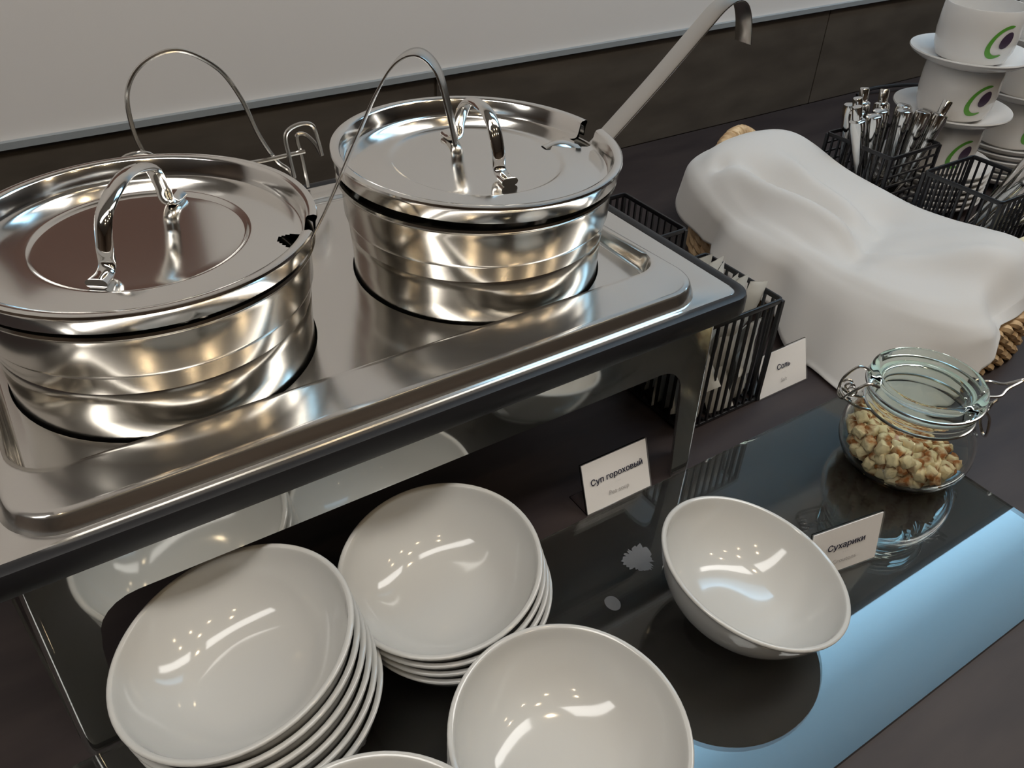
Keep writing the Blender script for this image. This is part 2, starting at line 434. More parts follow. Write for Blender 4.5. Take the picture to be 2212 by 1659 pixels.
N1 = atan2(.545 - POTS[0][1], .197 - POTS[0][0]); N2 = atan2(.603 - POTS[1][1], .512 - POTS[1][0])
make_lid(POTS[0], .2968, (0, 0), N1, atan2(.111, .085), .140, 'steel pot lid reflecting dark red, with bridge handle, on pot beside wire loop')
make_lid(POTS[1], .2995, (radians(.6), radians(1.4)), N2, radians(86), .118, 'steel pot lid tilted on its pot, creased spout beside the ladle', True)

# ------------------------------------------------------------------ ladles
def ladle(name, ctrl, w, label, wd, bowl_c, th=.0016):
    root = tag(empty(name, bowl_c), label, 'ladle')
    inv = -Vector(bowl_c)
    path = [p + inv for p in catmull(ctrl, 8)]
    n = len(path)
    v, f = sweep_vf(path, rrect_sect(w, th, .0006), False, up=wd, scale=None)
    obj('ladle_handle', v, f, 'wire', root)
    lathe('ladle_scoop', [(0, 0), (.012, .001), (.022, .006), (.029, .016), (.031, .026), (.030, .026), (.028, .0165), (.021, .0075), (.012, .0025), (0, .0015)], 'wire', root, 32)
    return root
# first ladle hangs in the vertical plane through its notch
A = Vector((.2025, .5530, .306)); hx = Vector((.79, -.613, 0)).normalized()
def lad1(a, z): return A + hx * a + Vector((0, 0, z - .306))
L1 = [lad1(-.075, .205), lad1(-.06, .222), lad1(-.03, .262), lad1(0, .306), lad1(.033, .372), lad1(.052, .410), lad1(.066, .430), lad1(.080, .436), lad1(.092, .426), lad1(.099, .402), lad1(.104, .378)]
ladle('soup_ladle', L1, .017, 'steel soup ladle with hooked handle rising between the two pots', (-hx.y, hx.x, 0), tuple(lad1(-.092, .196)))
yl = .603
L2 = [(.43, yl, .215), (.446, yl, .236), (.468, yl, .262), (.508, yl, .294), (.57, yl, .344), (.622, yl, .389), (.640, yl, .4035), (.655, yl, .409), (.668, yl, .404), (.677, yl, .388), (.682, yl, .366)]
ladle('soup_ladle', L2, .022, 'steel soup ladle leaning out over the pot lid with the creased spout', (0, 1, 0), (.420, yl, .196))

# ------------------------------------------------------------------ wire lid rack behind the first pot
wr = tag(empty('wire_lid_rack', (.2, .825, .2073)), 'bent steel wire rack with tall loop at the back of chafing dish', 'wire rack')
def wtube(name, pts, r=.0022): return rel(tube(name, pts, r, 'wire', wr, 8, 8), wr)
yw = .825
wtube('tall_loop', [(.150, yw, .2095), (.147, yw, .24), (.143, yw, .27), (.137, yw, .300), (.1395, yw, .335), (.158, yw, .358), (.190, yw, .3655), (.222, yw, .346), (.240, yw, .315), (.252, yw, .276), (.266, yw, .246), (.277, yw, .234), (.281, yw - .004, .224), (.282, yw - .006, .2095)])
wtube('cross_rod', [(.118, yw - .003, .262), (.16, yw - .003, .258), (.235, yw - .003, .250), (.2965, yw - .003, .2505)])
wtube('square_hook', [(.281, yw - .006, .226), (.2785, yw - .006, .250), (.277, yw - .006, .270), (.283, yw - .006, .278), (.296, yw - .006, .281), (.307, yw - .006, .277), (.311, yw - .006, .262), (.314, yw - .006, .244)])
wtube('post_hook', [(.314, yw - .004, .243), (.309, yw - .002, .256), (.301, yw + .001, .266), (.293, yw + .001, .268), (.2915, yw + .001, .262), (.294, yw + .001, .245), (.297, yw + .001, .2095)])
wtube('small_loop', [(.118, yw - .003, .262), (.117, yw - .003, .272), (.124, yw - .003, .279), (.138, yw - .003, .280), (.147, yw - .003, .276), (.150, yw - .003, .266)])

# ------------------------------------------------------------------ soup bowls
BR = .081
bprof = [(0, .0035), (.030, .0035), (.031, .0), (.0335, .0), (.0345, .0035), (.047, .0090), (.0595, .0180), (.0690, .0305), (.0755, .0430), (.0797, .0540), (BR, .0560), (.0809, .0575), (.0796, .0583), (.0778, .0579), (.0766, .0562), (.0733, .0445), (.0668, .0325), (.0570, .0205), (.0440, .0122), (.028, .0088), (.012, .0080), (0, .0080)]
pr_s = [(q.x, q.y) for q in catmull([(r, z, 0) for r, z in bprof], 3)]
pr_s = [(max(0, r), max(0, z)) for r, z in pr_s]; pr_s[0] = (0, .0035); pr_s[-1] = (0, .0080)
bowl0 = lathe('soup_bowl', pr_s, 'china', None, 72)
first = [True]
def tilt_mat(nx, ny):
    n = Vector((nx, ny, 1)).normalized(); return Vector((0, 0, 1)).rotation_difference(n)
ORD = ['topmost', 'second from the top', 'third from the top', 'fourth from the top', 'fifth from the top', 'lowest', 'lowest']
def stack(rim, ntilt, count, desc, group, zbase=GT, base_shift=(0, 0), tilt_low=.8, sc=1):
    """rim: centre of the top bowl's rim plane; bowls below lean progressively less"""
    q = tilt_mat(*ntilt); up = q @ Vector((0, 0, 1))
    top = Vector(rim) - up * .0575 * sc
    for i in range(count):
        t = i / max(1, count - 1)
        qt = tilt_mat(ntilt[0] * (1 - t * (1 - tilt_low)), ntilt[1] * (1 - t * (1 - tilt_low)))
        z = top.z + (zbase + .0 - top.z) * t
        # lean of the lowest bowl: lift so that its foot only just touches
        lift = .034 * hypot(*ntilt) * tilt_low * t * sc
        pos = Vector((top.x - up.x * .8 * (top.z - z) + base_shift[0] * t, top.y - up.y * .8 * (top.z - z) + base_shift[1] * t, z + lift))
        o = bowl0 if first[0] else share(bowl0); first[0] = False
        o.location = pos; o.scale = (sc, sc, sc); o.rotation_mode = 'QUATERNION'; o.rotation_quaternion = qt
        tag(o, 'white bowl, %s in the %s' % (ORD[i] if i < count - 1 else 'lowest', desc), 'bowl', group)
stack((.0455, .3725, .128), (-.19, .07), 6, 'tallest stack', 'stacked soup bowls', base_shift=(.0, -.004))
stack((.2045, .3815, .098), (-.14, -.06), 4, 'stack beside the pea soup sign', 'stacked soup bowls', base_shift=(.003, -.006), sc=.97)
stack((.2065, .2165, .099), (.0, -.10), 4, 'stack next to the single bowl', 'stacked soup bowls', sc=.97, base_shift=(.0, -.003))
stack((.056, .184, .127), (.0, -.05), 6, 'stack at the front edge of the glass', 'stacked soup bowls', sc=.97)
q4 = (.23, -.11); u4 = tilt_mat(*q4) @ Vector((0, 0, 1))
o = share(bowl0); o.scale = (1, 1, 1); o.rotation_mode = 'QUATERNION'; o.rotation_quaternion = tilt_mat(*q4)
o.location = Vector((.4320, .2646, .0700)) - u4 * .0575
tag(o, 'single white porcelain soup bowl tipped towards the crouton sign', 'bowl')

# ------------------------------------------------------------------ sign holders
def sign(name, loc, rz, w, h, lean, title, tsz, sub, ssz, label, dz=.012, base=.03):
    root = tag(empty(name, loc, rz), label, 'sign')
    # local: x along width, y back, z up ; card leans back
    pl = empty('card_pivot', (0, 0, 0)); 
    bpy.data.objects.remove(pl)
    L = radians(lean)
    def pt(x, t, off): return (x, t * sin(L) - off * cos(L), t * cos(L) + off * sin(L))
    def slab(nm, x0, x1, t0, t1, o0, o1, m):
        vs = [pt(x, t, o) for o in (o0, o1) for t in (t0, t1) for x in (x0, x1)]
        fs = [(0, 2, 3, 1), (4, 5, 7, 6), (0, 1, 5, 4), (2, 6, 7, 3), (0, 4, 6, 2), (1, 3, 7, 5)]
        return obj(nm, vs, fs, m, root, False)
    slab('acrylic_back', -w / 2 - .001, w / 2 + .001, .001, h + .001, -.0022, -.0008, 'acryl')
    card = slab('paper_card', -w / 2, w / 2, .0015, h, -.0005, .0003, 'paper')
    slab('acrylic_front', -w / 2 - .001, w / 2 + .001, .001, h + .001, .0006, .0012, 'film')
    v, f = box_vf(-w / 2 - .001, w / 2 + .001, .0006, base, .0003, .0017)
    obj('acrylic_foot', v, f, 'acryl', root, False)
    rot = (radians(90) - L, 0, 0)
    def put(s, sz, t, x, m, bold):
        tx = text('lettering', s, sz, m, card, pt(x, t, .0014), bold); tx.rotation_euler = rot
        return tx
    put(title, tsz, h * .60, 0, 'ink', .022)
    put('•  •  •', tsz * .32, h * .44, 0, 'inkgrey', 0)
    put(sub, ssz, h * .27, 0, 'inkgrey', 0)
    return root
sign('table_sign', (.4355, .4315, .0002), radians(-.5), .079, .054, 20, 'Суп гороховый', .0088, 'Pea soup', .0070, 'clear acrylic holder with card reading Суп гороховый, Pea soup')
sign('table_sign', (.7165, .473, .0002), radians(0), .078, .0525, 18, 'Соль', .0092, 'Salt', .0070, 'clear acrylic holder with card reading Соль beside the sachet basket')
sign('table_sign', (.5475, .2525, GT + .0002), radians(-10), .078, .0525, 10, 'Сухарики', .0092, 'Croutons', .0070, 'clear acrylic holder with card reading Сухарики, Croutons, behind the single bowl')

# ------------------------------------------------------------------ black wire baskets
def wire_basket(loc, label, sx=.115, sy=.115, hgt=.135, front='v', side='v', step=.0125):
    root = tag(empty('wire_basket', loc), label, 'basket', 'black wire baskets')
    t = .0022
    hx_, hy_ = sx / 2, sy / 2
    for z, nm in ((hgt, 'top_rim'), (.003, 'base_rim')):
        path = [Vector((x, y, z)) for x, y in rrect(-hx_, hx_, -hy_, hy_, .004, 3)]
        v, f = sweep_vf(path, rrect_sect(.006 if nm == 'top_rim' else .004, .003, .001), True, up=(0, 0, 1)); obj(nm, v, f, 'bwire', root)
    for x in (-hx_, hx_):
        for y in (-hy_, hy_):
            v, f = box_vf(x - t, x + t, y - t, y + t, .002, hgt); obj('corner_post', v, f, 'bwire', root, False)
    def bars(proto, places):
        for i, p in enumerate(places):
            o = proto if i == 0 else share(proto, root); o.location = p
    def proto(dx, dy, dz):
        v, f = box_vf(-dx, dx, -dy, dy, -dz, dz); return obj('wire_bar', v, f, 'bwire', root, False)
    w = .0013
    ny = int(sy / step); nx = int(sx / step); nz = int(hgt / .0165)
    ys = [-hy_ + sy * (i + 1) / (ny + 1) for i in range(ny)]; xs = [-hx_ + sx * (i + 1) / (nx + 1) for i in range(nx)]
    zs = [hgt * (i + 1) / (nz + 1) for i in range(nz)]
    for s in (-1, 1):
        if side == 'v': bars(proto(w, w, hgt / 2 - .003), [(s * hx_, y, hgt / 2) for y in ys])
        else: bars(proto(w, hy_, w), [(s * hx_, 0, z) for z in zs])
        if front == 'v': bars(proto(w, w, hgt / 2 - .003), [(x, s * hy_, hgt / 2) for x in xs])
        else: bars(proto(hx_, w, w), [(0, s * hy_, z) for z in zs])
    bars(proto(w, hy_, w), [(x, 0, .003) for x in xs])
    return root
B1 = (.6165, .5335, 0); B2 = (.638, .7065, 0); BS = (1.166, .722, 0); BK = (1.168, .553, 0)
wire_basket(B1, 'black wire basket full of white paper sachets beside the chafing dish')
wire_basket(B2, 'black wire basket standing behind the sachet basket', side='v')
wire_basket(BS, 'black wire basket holding upright spoons near the stacked cups', front='h')
wire_basket(BK, 'black wire basket holding slanting knives and forks', front='v', side='v')

# sachets
def sachet_mesh(i):
    rnd = random.Random(i); V = []; F = []; nx, ny = 6, 8; L, Wd = .062, .030
    cx = rnd.uniform(-.006, .006); tw = rnd.uniform(-.25, .25)
    for s in (1, -1):
        for a in range(nx + 1):
            for b in range(ny + 1):
                u = a / nx * 2 - 1; w = b / ny * 2 - 1
                th = .0028 * (1 - u ** 4) * (1 - w ** 6) + .0002
                bend = cx * w * w + rnd.uniform(-.0005, .0005) * (1 if abs(u) < .9 else 0)
                x = u * Wd / 2; y = bend + s * th + x * tw * w; z = w * L / 2
                V.append((x, y, z))
    k = (nx + 1) * (ny + 1)
    for s in (0, 1):
        for a in range(nx):
            for b in range(ny):
                i0 = s * k + a * (ny + 1) + b; F.append((i0, i0 + 1, i0 + ny + 2, i0 + ny + 1))
    return V, F
protos = []
for i in range(5):
    v, f = sachet_mesh(i)
    protos.append((v, f))
smesh = []
def sachet(i, loc, rot):
    if i % 5 == len(smesh) and len(smesh) < 5:
        v, f = protos[i % 5]; o = obj('paper_sachet', v, f, 'packet', None, True, 60); smesh.append(o)
    else: o = share(smesh[i % 5])
    o.location = loc; o.rotation_euler = rot
    return tag(o, 'small white paper sachet packed in the wire basket by the Соль sign', 'sachet', 'paper sachets in the wire basket')
cnt = 0
for lay in range(3):
    for row in range(7):
        for c in range(3):
            x = B1[0] - .037 + c * .036 + random.uniform(-.003, .003)
            y = B1[1] - .046 + row * .0145 + random.uniform(-.0015, .0015)
            z = .036 + lay * .040 + random.uniform(-.002, .004)
            if lay == 2 and random.random() < .25: continue
            sachet(cnt, (x, y, z), (random.uniform(-.18, .18), random.uniform(-.35, .35), random.uniform(-.25, .25))); cnt += 1

# ------------------------------------------------------------------ cutlery
def spoon_parts(root, tip=True, kind='spoon'):
    # origin at the working end on the basket floor; handle rises along z
    prof = [(0, .068), (.0020, .068), (.0024, .080), (.0034, .100), (.0046, .125), (.0058, .150), (.0064, .166), (.0060, .1735), (.0046, .1755), (0, .176)]
    lathe('handle', [(r * 1.9, z) for r, z in prof], 'cutlery', root, 12)
    if tip: lathe('handle_cap', [(0, .1755), (.0070, .1755), (.0074, .193), (.0064, .1948), (0, .1952)], 'cutlery', root, 12)
    V = []; F = []
    if kind == 'spoon':
        n, k = 10, 12
        for i in range(n + 1):
            t = i / n; z = .072 * t; w = .0165 * sqrt(max(0, 1 - (2 * (t ** .85) - 1) ** 2)) + .0012
            for j in range(k):
                a = 2 * pi * j / k
                x = w * cos(a); d = .006 * (1 - (x / (w + 1e-6)) ** 2) * sin(pi * t)
                V.append((x, d + .0009 * sin(a), z))
        for i in range(n):
            for j in range(k): F.append((i * k + j, i * k + (j + 1) % k, (i + 1) * k + (j + 1) % k, (i + 1) * k + j))
        obj('spoon_scoop', V, F, 'cutlery', root)
    elif kind == 'fork':
        v, f = box_vf(-.009, .009, -.0009, .0009, .040, .060); obj('fork_neck', v, f, 'cutlery', root)
        v, f = box_vf(-.003, .003, -.0012, .0012, .058, .075); obj('fork_stem', v, f, 'cutlery', root)
        for j in range(4):
            x = -.0078 + j * .0052; v, f = box_vf(x - .0011, x + .0011, -.0008, .0008, .0, .041); obj('tine', v, f, 'cutlery', root)
    else:
        v = [(-.009, -.0008, .004), (.006, -.0008, 0), (.008, -.0008, .075), (-.006, -.0008, .075), (-.009, .0008, .004), (.006, .0008, 0), (.008, .0008, .075), (-.006, .0008, .075)]
        f = [(0, 1, 2, 3), (7, 6, 5, 4), (0, 4, 5, 1), (1, 5, 6, 2), (2, 6, 7, 3), (3, 7, 4, 0)]
        obj('blade', v, f, 'cutlery', root)
def place_cut(o, base, top):
    d = Vector(top) - Vector(base); o.location = base
    o.rotation_mode = 'QUATERNION'; o.rotation_quaternion = Vector((0, 0, 1)).rotation_difference(d.normalized())
sp0 = {}
def cutlery(kind, tip, base, top, label, group):
    key = (kind, tip)
    if key not in sp0:
        r = empty(kind); spoon_parts(r, tip, kind.split('_')[-1]); sp0[key] = r; o = r
    else: o = copy_tree(sp0[key])
    place_cut(o, base, top)
    tag(o, label, {'table_spoon': 'spoon', 'table_fork': 'fork', 'table_knife': 'knife'}[kind], group)
spoons = [(-.03, -.02, -.060, .006, 1), (-.02, .0, -.040, .025, 1), (-.02, -.02, -.035, .000, 0), (-.01, .02, -.008, .045, 1), (.0, -.01, -.012, .008, 0), (.0, .0, .018, .032, 1),
          (.01, -.02, .012, -.012, 0), (.015, .0, .030, .004, 0), (.01, -.03, .035, -.025, 0), (.02, -.03, .055, -.040, 1), (.02, -.02, .050, -.022, 0), (-.03, .03, -.03, .045, 0)]
for bx, by, tx, ty, tip in spoons:
    cutlery('table_spoon', bool(tip), (BS[0] + bx, BS[1] + by, .006), (BS[0] + tx * 1.15, BS[1] + ty, .172),
            'steel spoon with round %s standing in the wire spoon basket' % ('capped handle' if tip else 'plain handle'), 'spoons in the wire basket')
for i in range(12):
    rnd = random.Random(40 + i)
    kd = 'table_fork' if i % 3 == 1 else 'table_knife'
    bx = -.035 + .006 * i; by = rnd.uniform(-.02, .035)
    cutlery(kd, False, (BK[0] + bx, BK[1] + by, .006), (BK[0] + bx + .06 + rnd.uniform(-.02, .03), BK[1] + by - .06 + rnd.uniform(-.01, .02), .16),
            'steel %s slanting out of the wire cutlery basket' % kd.split('_')[1], 'knives and forks in the wire basket')

# ------------------------------------------------------------------ cups and saucers
cupp = [(0, .003), (.034, .003), (.036, 0), (.039, 0), (.0405, .003), (.0500, .008), (.0555, .022), (.0580, .042), (.0578, .065), (.0568, .0815), (.0562, .0830), (.0550, .0828), (.0548, .064), (.0548, .042), (.0520, .024), (.045, .011), (.02, .007), (0, .006)]
saup = [(0, .002), (.030, .002), (.031, 0), (.034, 0), (.036, .002), (.057, .0045), (.074, .0105), (.0865, .0180), (.0885, .0215), (.0878, .0235), (.0855, .0232), (.072, .0160), (.054, .0095), (.036, .0070), (.032, .0058), (0, .0058)]
cup_me = None
def logo(parent, ang):
    def rad(z):
        for (r0, z0), (r1, z1) in zip(cupp[4:11], cupp[5:11]):
            if z0 <= z <= z1: return r0 + (r1 - r0) * (z - z0) / (z1 - z0 + 1e-9)
        return .056
    def patch(name, outline_f, m, off):
        V = []; F = []; n = 40; R_ = 6
        for i in range(n + 1):
            (u0, w0), (u1, w1) = outline_f(i / n)
            for j in range(R_ + 1):
                t = j / R_; u = u0 + (u1 - u0) * t; w = w0 + (w1 - w0) * t
                z = min(.081, max(.004, .042 + w + .40 * u)); r = rad(z) + off; a = ang + u / r
                V.append((r * cos(a), r * sin(a), z))
        for i in range(n):
            for j in range(R_): k0 = i * (R_ + 1) + j; F.append((k0, k0 + 1, k0 + R_ + 2, k0 + R_ + 1))
        return obj(name, V, F, m, parent)
    def ring(t):
        a = radians(48 + 240 * t); th = .0062 * (max(0, sin(pi * t)) ** .4) + .0004
        return [(.021 * cos(a), .022 * sin(a)), ((.021 - th) * cos(a), (.022 - th) * sin(a))]
    def disc(t):
        a = pi * t; return [(.0100 * cos(a) + .0065, .0110 * sin(a)), (.0100 * cos(a) + .0065, -.0110 * sin(a))]
    patch('green_ring_print', ring, 'green', .0007); patch('plum_disc_print', disc, 'plum', .0008)
def cup_tree(ang):
    c = empty('coffee_cup'); lathe('cup_body', cupp, 'china_cup', c, 56); logo(c, ang)
    hp = [(.0555, .062), (.070, .063), (.079, .053), (.075, .039), (.063, .031), (.0545, .027)]; ha = radians(35)
    v, f = sweep_vf(catmull([(cos(ha) * a_, sin(ha) * a_, z) for a_, z in hp], 5), circ_sect(.0035, 8, .005)); obj('cup_handle', v, f, 'china_cup', c)
    return c
LA = radians(-113)
cup0 = None; sau0 = None
def cup_stack(x, y, n, where):
    global cup0, sau0
    lev = ['lowest', 'middle', 'topmost']
    def put_saucer(z, lab):
        global sau0
        if sau0 is None: sau0 = lathe('saucer', saup, 'china_cup', None, 64); q = sau0
        else: q = share(sau0)
        q.location = (x, y, z); tag(q, lab, 'saucer', 'stacked saucers')
    for i in range(5): put_saucer(i * .0105, 'white saucer in the pile under the cup stack %s' % where)
    for i in range(n):
        z = .0525 + i * .0850
        put_saucer(z, 'white saucer under the %s cup of the stack %s' % (lev[i], where))
        if cup0 is None: cup0 = cup_tree(LA); c = cup0
        else: c = copy_tree(cup0)
        c.location = (x, y, z + .0062)
        tag(c, 'white coffee cup with green print, %s in stack %s' % (lev[i], where), 'cup', 'stacked coffee cups')
cup_stack(1.325, .722, 3, 'beside the spoon basket')
cup_stack(1.535, .720, 3, 'behind the other cup stack')

# ------------------------------------------------------------------ cream carton and cable
cb = prism('cream_tub', rrect(-.035, .035, -.03, .03, .008, 4), 0, .085, 'cream', axis='z')
cb.location = (1.160, .443, 0)
tag(cb, 'pale cream ribbed tub beside the knife and fork basket', 'tub')
tag(tube('power_cable', [(1.66, 1.12, .004), (1.70, 1.115, .014), (1.76, 1.10, .016), (1.83, 1.09, .010), (1.93, 1.06, .004), (2.1, 1.06, .004)], .004, 'cable'), 'black cable lying on the counter behind the cups', 'cable')

# ------------------------------------------------------------------ bread basket and cloth
BC = Vector((.962, .596, 0)); AX, AY = .128, .224; SN = 3.3
def srad(a, rx, ry): return ((abs(cos(a)) / rx) ** SN + (abs(sin(a)) / ry) ** SN) ** (-1 / SN)
bk = tag(empty('wicker_basket', BC), 'oval woven wicker basket under the white cloth', 'basket')
def rope(name, path_f, n, turns, r, R, parent, closed=True):
    for s in (0, 1):
        P = []
        for i in range(n):
            t = i / n if closed else i / (n - 1)
            p, t1, nrm = path_f(t); b = t1.cross(nrm)
            a = 2 * pi * turns * t + pi * s
            P.append(p + nrm * R * cos(a) + b * R * sin(a))
        v, f = sweep_vf(P, circ_sect(r, 6), closed); obj(name, v, f, 'wicker', parent)
for i in range(5):
    z = .008 + i * .0135; g = 1 + .003 * i
    def pf(t, z=z, g=g):
        a = 2 * pi * t; r = srad(a, AX, AY) * g; r2 = srad(a + .01, AX, AY) * g
        p = Vector((r * cos(a), r * sin(a), z)); t1 = (Vector((r2 * cos(a + .01), r2 * sin(a + .01), z)) - p).normalized()
        return p, t1, Vector((t1.y, -t1.x, 0))
    rope('woven_coil', pf, 420, 36, .0052, .0050, bk)
prm = [(srad(2 * pi * i / 40, AX, AY) * cos(2 * pi * i / 40), srad(2 * pi * i / 40, AX, AY) * sin(2 * pi * i / 40)) for i in range(40)]
prism('basket_floor', [(x * .97, y * .97) for x, y in prm], .002, .006, 'wicker', bk, axis='z')
for s in (1,):
    def hf(t, s=s):
        a = pi * t
        p = Vector((.048 * cos(a) * 1.0 + .035 * s, s * (AY + .030 + .006 * sin(a)), .066 + .066 * sin(a)))
        t1 = Vector((-.048 * sin(a), s * .012 * cos(a), .046 * cos(a))).normalized()
        return p, t1, Vector((cos(a), 0, sin(a))).normalized()
    rope('basket_handle', hf, 120, 12, .0056, .0052, bk, False)

def sst(a, b, x):
    t = min(1, max(0, (x - a) / (b - a))); return t * t * (3 - 2 * t)
def cloth_top(x, y):
    z = .101
    def g(cx, cy, sx, sy, h, rot=0):
        dx, dy = x - cx, y - cy; c, s = cos(rot), sin(rot); u, w = dx * c + dy * s, -dx * s + dy * c
        return h * math.exp(-(u / sx) ** 2 - (w / sy) ** 2)
    def ridge(x0, y0, x1, y1, wd, h):
        dx, dy = x1 - x0, y1 - y0; L = hypot(dx, dy); t = ((x - x0) * dx + (y - y0) * dy) / L; n = ((y - y0) * dx - (x - x0) * dy) / L
        return h * math.exp(-(n / wd) ** 2) * sst(-.03, .03, t) * (1 - sst(L - .04, L + .04, t))
    z += g(.945, .785, .125, .080, .054) + g(1.01, .435, .080, .075, .034) + g(.87, .63, .06, .07, .018)
    z += g(1.025, .775, .055, .045, .014)
    z -= g(1.03, .605, .035, .035, .014)
    z -= g(1.01, .585, .06, .055, .014) + g(.925, .500, .04, .06, .010, .4)
    z += ridge(.868, .745, .905, .545, .017, .019) - ridge(.905, .74, .945, .60, .018, .018) + ridge(.955, .73, .985, .60, .018, .017) - ridge(1.0, .58, .86, .53, .020, .014)
    z += ridge(.90, .52, .985, .40, .022, .014) - ridge(.84, .70, .85, .56, .016, .010) - g(.872, .768, .014, .011, .012)
    return z
NT, NR = 160, 44
V = []; F = []
hem = {}   # angle(deg) -> (drop depth below rim, flare)
HEM = [(-180, .050, .030), (-150, .085, .045), (-126, .090, .088), (-116, .076, .040), (-106, .030, .014), (-92, .010, .006), (-60, .008, .006), (-40, .024, .006), (0, .055, .006), (45, .045, .006), (80, .012, .004), (100, .012, .004), (130, .026, .014), (160, .040, .022), (180, .050, .030)]
def hemv(d):
    for (a, u, w), (b, u2, w2) in zip(HEM, HEM[1:]):
        if a <= d <= b:
            t = (d - a) / (b - a); t = t * t * (3 - 2 * t); return u + (u2 - u) * t, w + (w2 - w) * t
for i in range(NT):
    d = -180 + 360 * i / NT; a = radians(d)
    FR = sst(-106, -97, d) * (1 - sst(-52, -38, d)); rx, ry = AX + .007, AY + (.016 if d > 0 else .014) - .018 * FR
    Rr = srad(a, rx, ry)
    drop, fl = hemv(d)
    for j in range(NR + 1):
        t = j / NR
        if t < .62:
            q = t / .62; rho = Rr * q
            x, y = BC.x + rho * cos(a), BC.y + rho * sin(a)
            z = cloth_top(x, y)
            e = sst(.84, 1.0, q); z = max(z - (.010 + .016 * FR) * e * e, .080 * e)
        else:
            q = (t - .62) / .38
            x0, y0 = BC.x + Rr * cos(a), BC.y + Rr * sin(a)
            zr = max(.080, cloth_top(x0, y0) - .010 - .016 * FR)
            fold = .011 * sin(a * 7 + .6) * q ** .7 + .004 * sin(a * 15) * q
            fold *= (1 if drop > .03 else .3) * (1 - .85 * sst(.3, .7, cos(a)))
            out = Rr + (.010 - .006 * sst(.3, .7, cos(a))) * (1 - FR) * sin(min(1, q * 3) * pi / 2) + fl * q ** 1.3 + fold
            x, y = BC.x + out * cos(a), BC.y + out * sin(a)
            z = max(.0035, zr - (drop + max(0, zr - .085)) * (q ** 1.1)) if FR < .5 else zr - max(0, zr - .0775) * q ** 1.1
        V.append((x, y, z))
for i in range(NT):
    n = (i + 1) % NT
    for j in range(NR): F.append((i * (NR + 1) + j, n * (NR + 1) + j, n * (NR + 1) + j + 1, i * (NR + 1) + j + 1))
me = bpy.data.meshes.new('cloth_napkin'); me.from_pydata(V, [], F)
bm = bmesh.new(); bm.from_mesh(me); bmesh.ops.remove_doubles(bm, verts=bm.verts, dist=1e-5); bm.to_mesh(me); bm.free()
cl = link('cloth_napkin', me, 'cloth', None, True, 180)
so = cl.modifiers.new('thick', 'SOLIDIFY'); so.thickness = .0016; so.offset = 1
tag(cl, 'large white cloth draped over the wicker bread basket', 'cloth')

# ------------------------------------------------------------------ crouton jar
JC = (.716, .319, GT)
jr = tag(empty('glass_jar', JC), 'clip top glass jar part filled with croutons', 'jar')
outer = [(0, .0), (.030, 0), (.044, .0015), (.056, .009), (.0640, .024), (.0655, .038), (.0625, .054), (.0560, .066), (.0510, .073), (.0505, .082), (.0525, .085), (.0525, .089), (.0500, .0905)]
inner = [(.0465, .0905), (.0470, .074), (.0525, .0650), (.0590, .0530), (.0622, .038), (.0606, .025), (.0530, .0118), (.042, .0055), (.025, .0042), (0, .0042)]
def smooth_prof(p, n=3):
    q = [(max(0, c.x), c.y) for c in catmull([(r, z, 0) for r, z in p], n)]; q[0] = p[0]; q[-1] = p[-1]; return q
lathe('jar_body', smooth_prof(outer) + smooth_prof(inner), 'jarglass', jr, 72)
lathe('rubber_gasket', [(.0475, .0908), (.0535, .0908), (.0540, .0920), (.0535, .0932), (.0475, .0932)], mat('pale_gasket', (.55, .60, .56), .5), jr, 56, closed=True)
lathe('jar_lid', smooth_prof([(0, .1010), (.030, .1008), (.038, .1012), (.0430, .1045), (.0460, .1100), (.0485, .1118), (.0530, .1108), (.0548, .1075), (.0548, .1000), (.0530, .0965), (.0505, .0934)], 2) + smooth_prof([(.0440, .0934), (.0425, .0975), (.0400, .0985), (.020, .0980), (0, .0980)], 2), 'lidglass', jr, 72)
def jt(name, pts, r=.0015, par=jr, n=6, closed=False): return tube(name, pts, r, 'wire', par, n, 8, closed=closed)
jt('neck_wire', [(.0522 * cos(2 * pi * i / 24), .0522 * sin(2 * pi * i / 24), .0775) for i in range(24)], closed=True, n=3)
jt('lid_wire', [(.0556 * cos(2 * pi * i / 24), .0556 * sin(2 * pi * i / 24), .0985) for i in range(24)], closed=True, n=3)
HA = atan2(.55, -.834); hc, hs = cos(HA), sin(HA)      # hinge side (left of jar seen from the counter front)
def rad(r, t, z, c=hc, s=hs): return (r * c - t * s, r * s + t * c, z)
hinge = jt('hinge_bail', [rad(.054, -.014, .1085), rad(.066, -.014, .1120), rad(.078, -.012, .1000), rad(.082, -.006, .088), rad(.082, .006, .088), rad(.078, .012, .1000), rad(.066, .014, .1120), rad(.054, .014, .1085)])
jt('hinge_link', [rad(.0525, -.010, .0775), rad(.066, -.010, .081), rad(.080, -.009, .090), rad(.080, .009, .090), rad(.066, .010, .081), rad(.0525, .010, .0775)])
jt('hinge_coil', [rad(.074 + .004 * cos(k_ * .9), -.010 + k_ * .0009, .0965 + .004 * sin(k_ * .9)) for k_ in range(22)], .0011, n=3)
fc, fs = -hc, -hs
jt('clasp_top', [rad(.0556, -.012, .0985, fc, fs), rad(.068, -.012, .1000, fc, fs), rad(.078, -.004, .103, fc, fs), rad(.093, .0, .112, fc, fs), rad(.078, .004, .103, fc, fs), rad(.068, .012, .1000, fc, fs), rad(.0556, .012, .0985, fc, fs)])
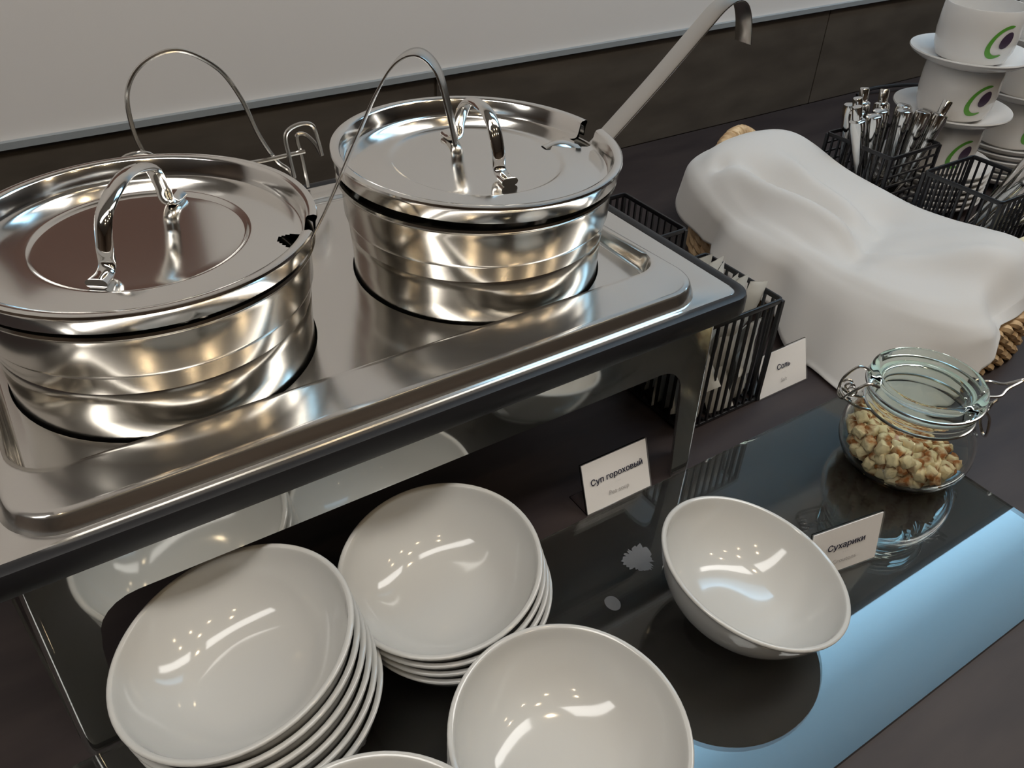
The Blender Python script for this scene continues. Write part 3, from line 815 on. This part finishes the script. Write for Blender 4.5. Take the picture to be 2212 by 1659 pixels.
jt('clasp_lever', [rad(.0522, -.011, .0775, fc, fs), rad(.062, -.011, .078, fc, fs), rad(.070, -.010, .068, fc, fs), rad(.076, -.007, .048, fc, fs), rad(.079, 0, .040, fc, fs), rad(.076, .007, .048, fc, fs), rad(.070, .010, .068, fc, fs), rad(.062, .011, .078, fc, fs), rad(.0522, .011, .0775, fc, fs)])
jt('clasp_loop', [rad(.066, -.006, .074, fc, fs), rad(.068, -.006, .086, fc, fs), rad(.073, -.003, .089, fc, fs), rad(.075, .0, .084, fc, fs), rad(.071, .004, .078, fc, fs), rad(.0665, .006, .070, fc, fs)], .0013)
# croutons
def crouton_mesh(i):
    rnd = random.Random(100 + i); bm = bmesh.new(); bmesh.ops.create_cube(bm, size=1)
    bmesh.ops.subdivide_edges(bm, edges=bm.edges, cuts=2, use_grid_fill=True)
    for q in bm.verts:
        c = q.co; L = max(abs(c.x), abs(c.y), abs(c.z)); c *= (1 - .22 * (c.length / .87 - .58)); q.co = c + Vector((rnd.uniform(-.10, .10), rnd.uniform(-.10, .10), rnd.uniform(-.10, .10)))
        q.co.x *= .0125; q.co.y *= .0105; q.co.z *= .0095
    me = bpy.data.meshes.new('crouton'); bm.to_mesh(me); bm.free(); return me
cme = [crouton_mesh(i) for i in range(6)]
for m_ in cme:
    m_.polygons.foreach_set('use_smooth', [True] * len(m_.polygons)); m_.materials.append(M['crouton'])
def inner_r(z):
    for (r0, z0), (r1, z1) in zip(inner[::-1], inner[::-1][1:]):
        if z0 <= z <= z1: return r0 + (r1 - r0) * (z - z0) / (z1 - z0 + 1e-9)
    return 0
rc = random.Random(5); placed = []
tries = 0
while len(placed) < 260 and tries < 60000:
    tries += 1
    x, y = rc.uniform(-.06, .06), rc.uniform(-.06, .06); z = rc.uniform(.0095, .062)
    rr = hypot(x, y)
    top = .038 + .020 * (-(x * .834 - y * .55) / .06)      # heaped towards the hinge side
    if z > top or rr > inner_r(z) - .0078: continue
    if any((x - a) ** 2 + (y - b) ** 2 + (z - c) ** 2 < .0092 ** 2 for a, b, c in placed): continue
    placed.append((x, y, z))
for i, (x, y, z) in enumerate(placed):
    o = bpy.data.objects.new('crouton', cme[i % 6]); COL.objects.link(o)
    o.location = (JC[0] + x, JC[1] + y, JC[2] + z); o.rotation_euler = (rc.uniform(0, 6), rc.uniform(0, 6), rc.uniform(0, 6))
    tag(o, 'toasted bread crouton heaped inside the clip top jar', 'crouton', 'croutons in the jar')

# ------------------------------------------------------------------ dried spills on the glass
def spill(loc, r, seed, label, spikes=.25):
    rnd = random.Random(seed); n = 64; V = [(0, 0, .0004)]
    for i in range(n):
        a = 2 * pi * i / n; q = r * (1 + (.18 * sin(2 * a + 1) + .1 * sin(3 * a)) * min(1, spikes * 4) + rnd.uniform(-spikes, spikes) * (i % 2))
        V.append((q * cos(a), q * sin(a) * 1.25, .0001))
    F = [(0, 1 + i, 1 + (i + 1) % n) for i in range(n)]
    o = obj('dried_spill', V, F, 'stain', None, False, loc=loc); return tag(o, label, 'spill')
spill((.399, .361, GT + .0001), .0125, 3, 'ragged grey dried splash on the glass before the pea soup sign')
spill((.347, .334, GT + .0001), .0065, 4, 'small round faint spot on the glass near the bowls', .03)
spill((.109, .335, GT + .0001), .0042, 6, 'tiny pale crumb mark on the glass between bowl stacks', .2)
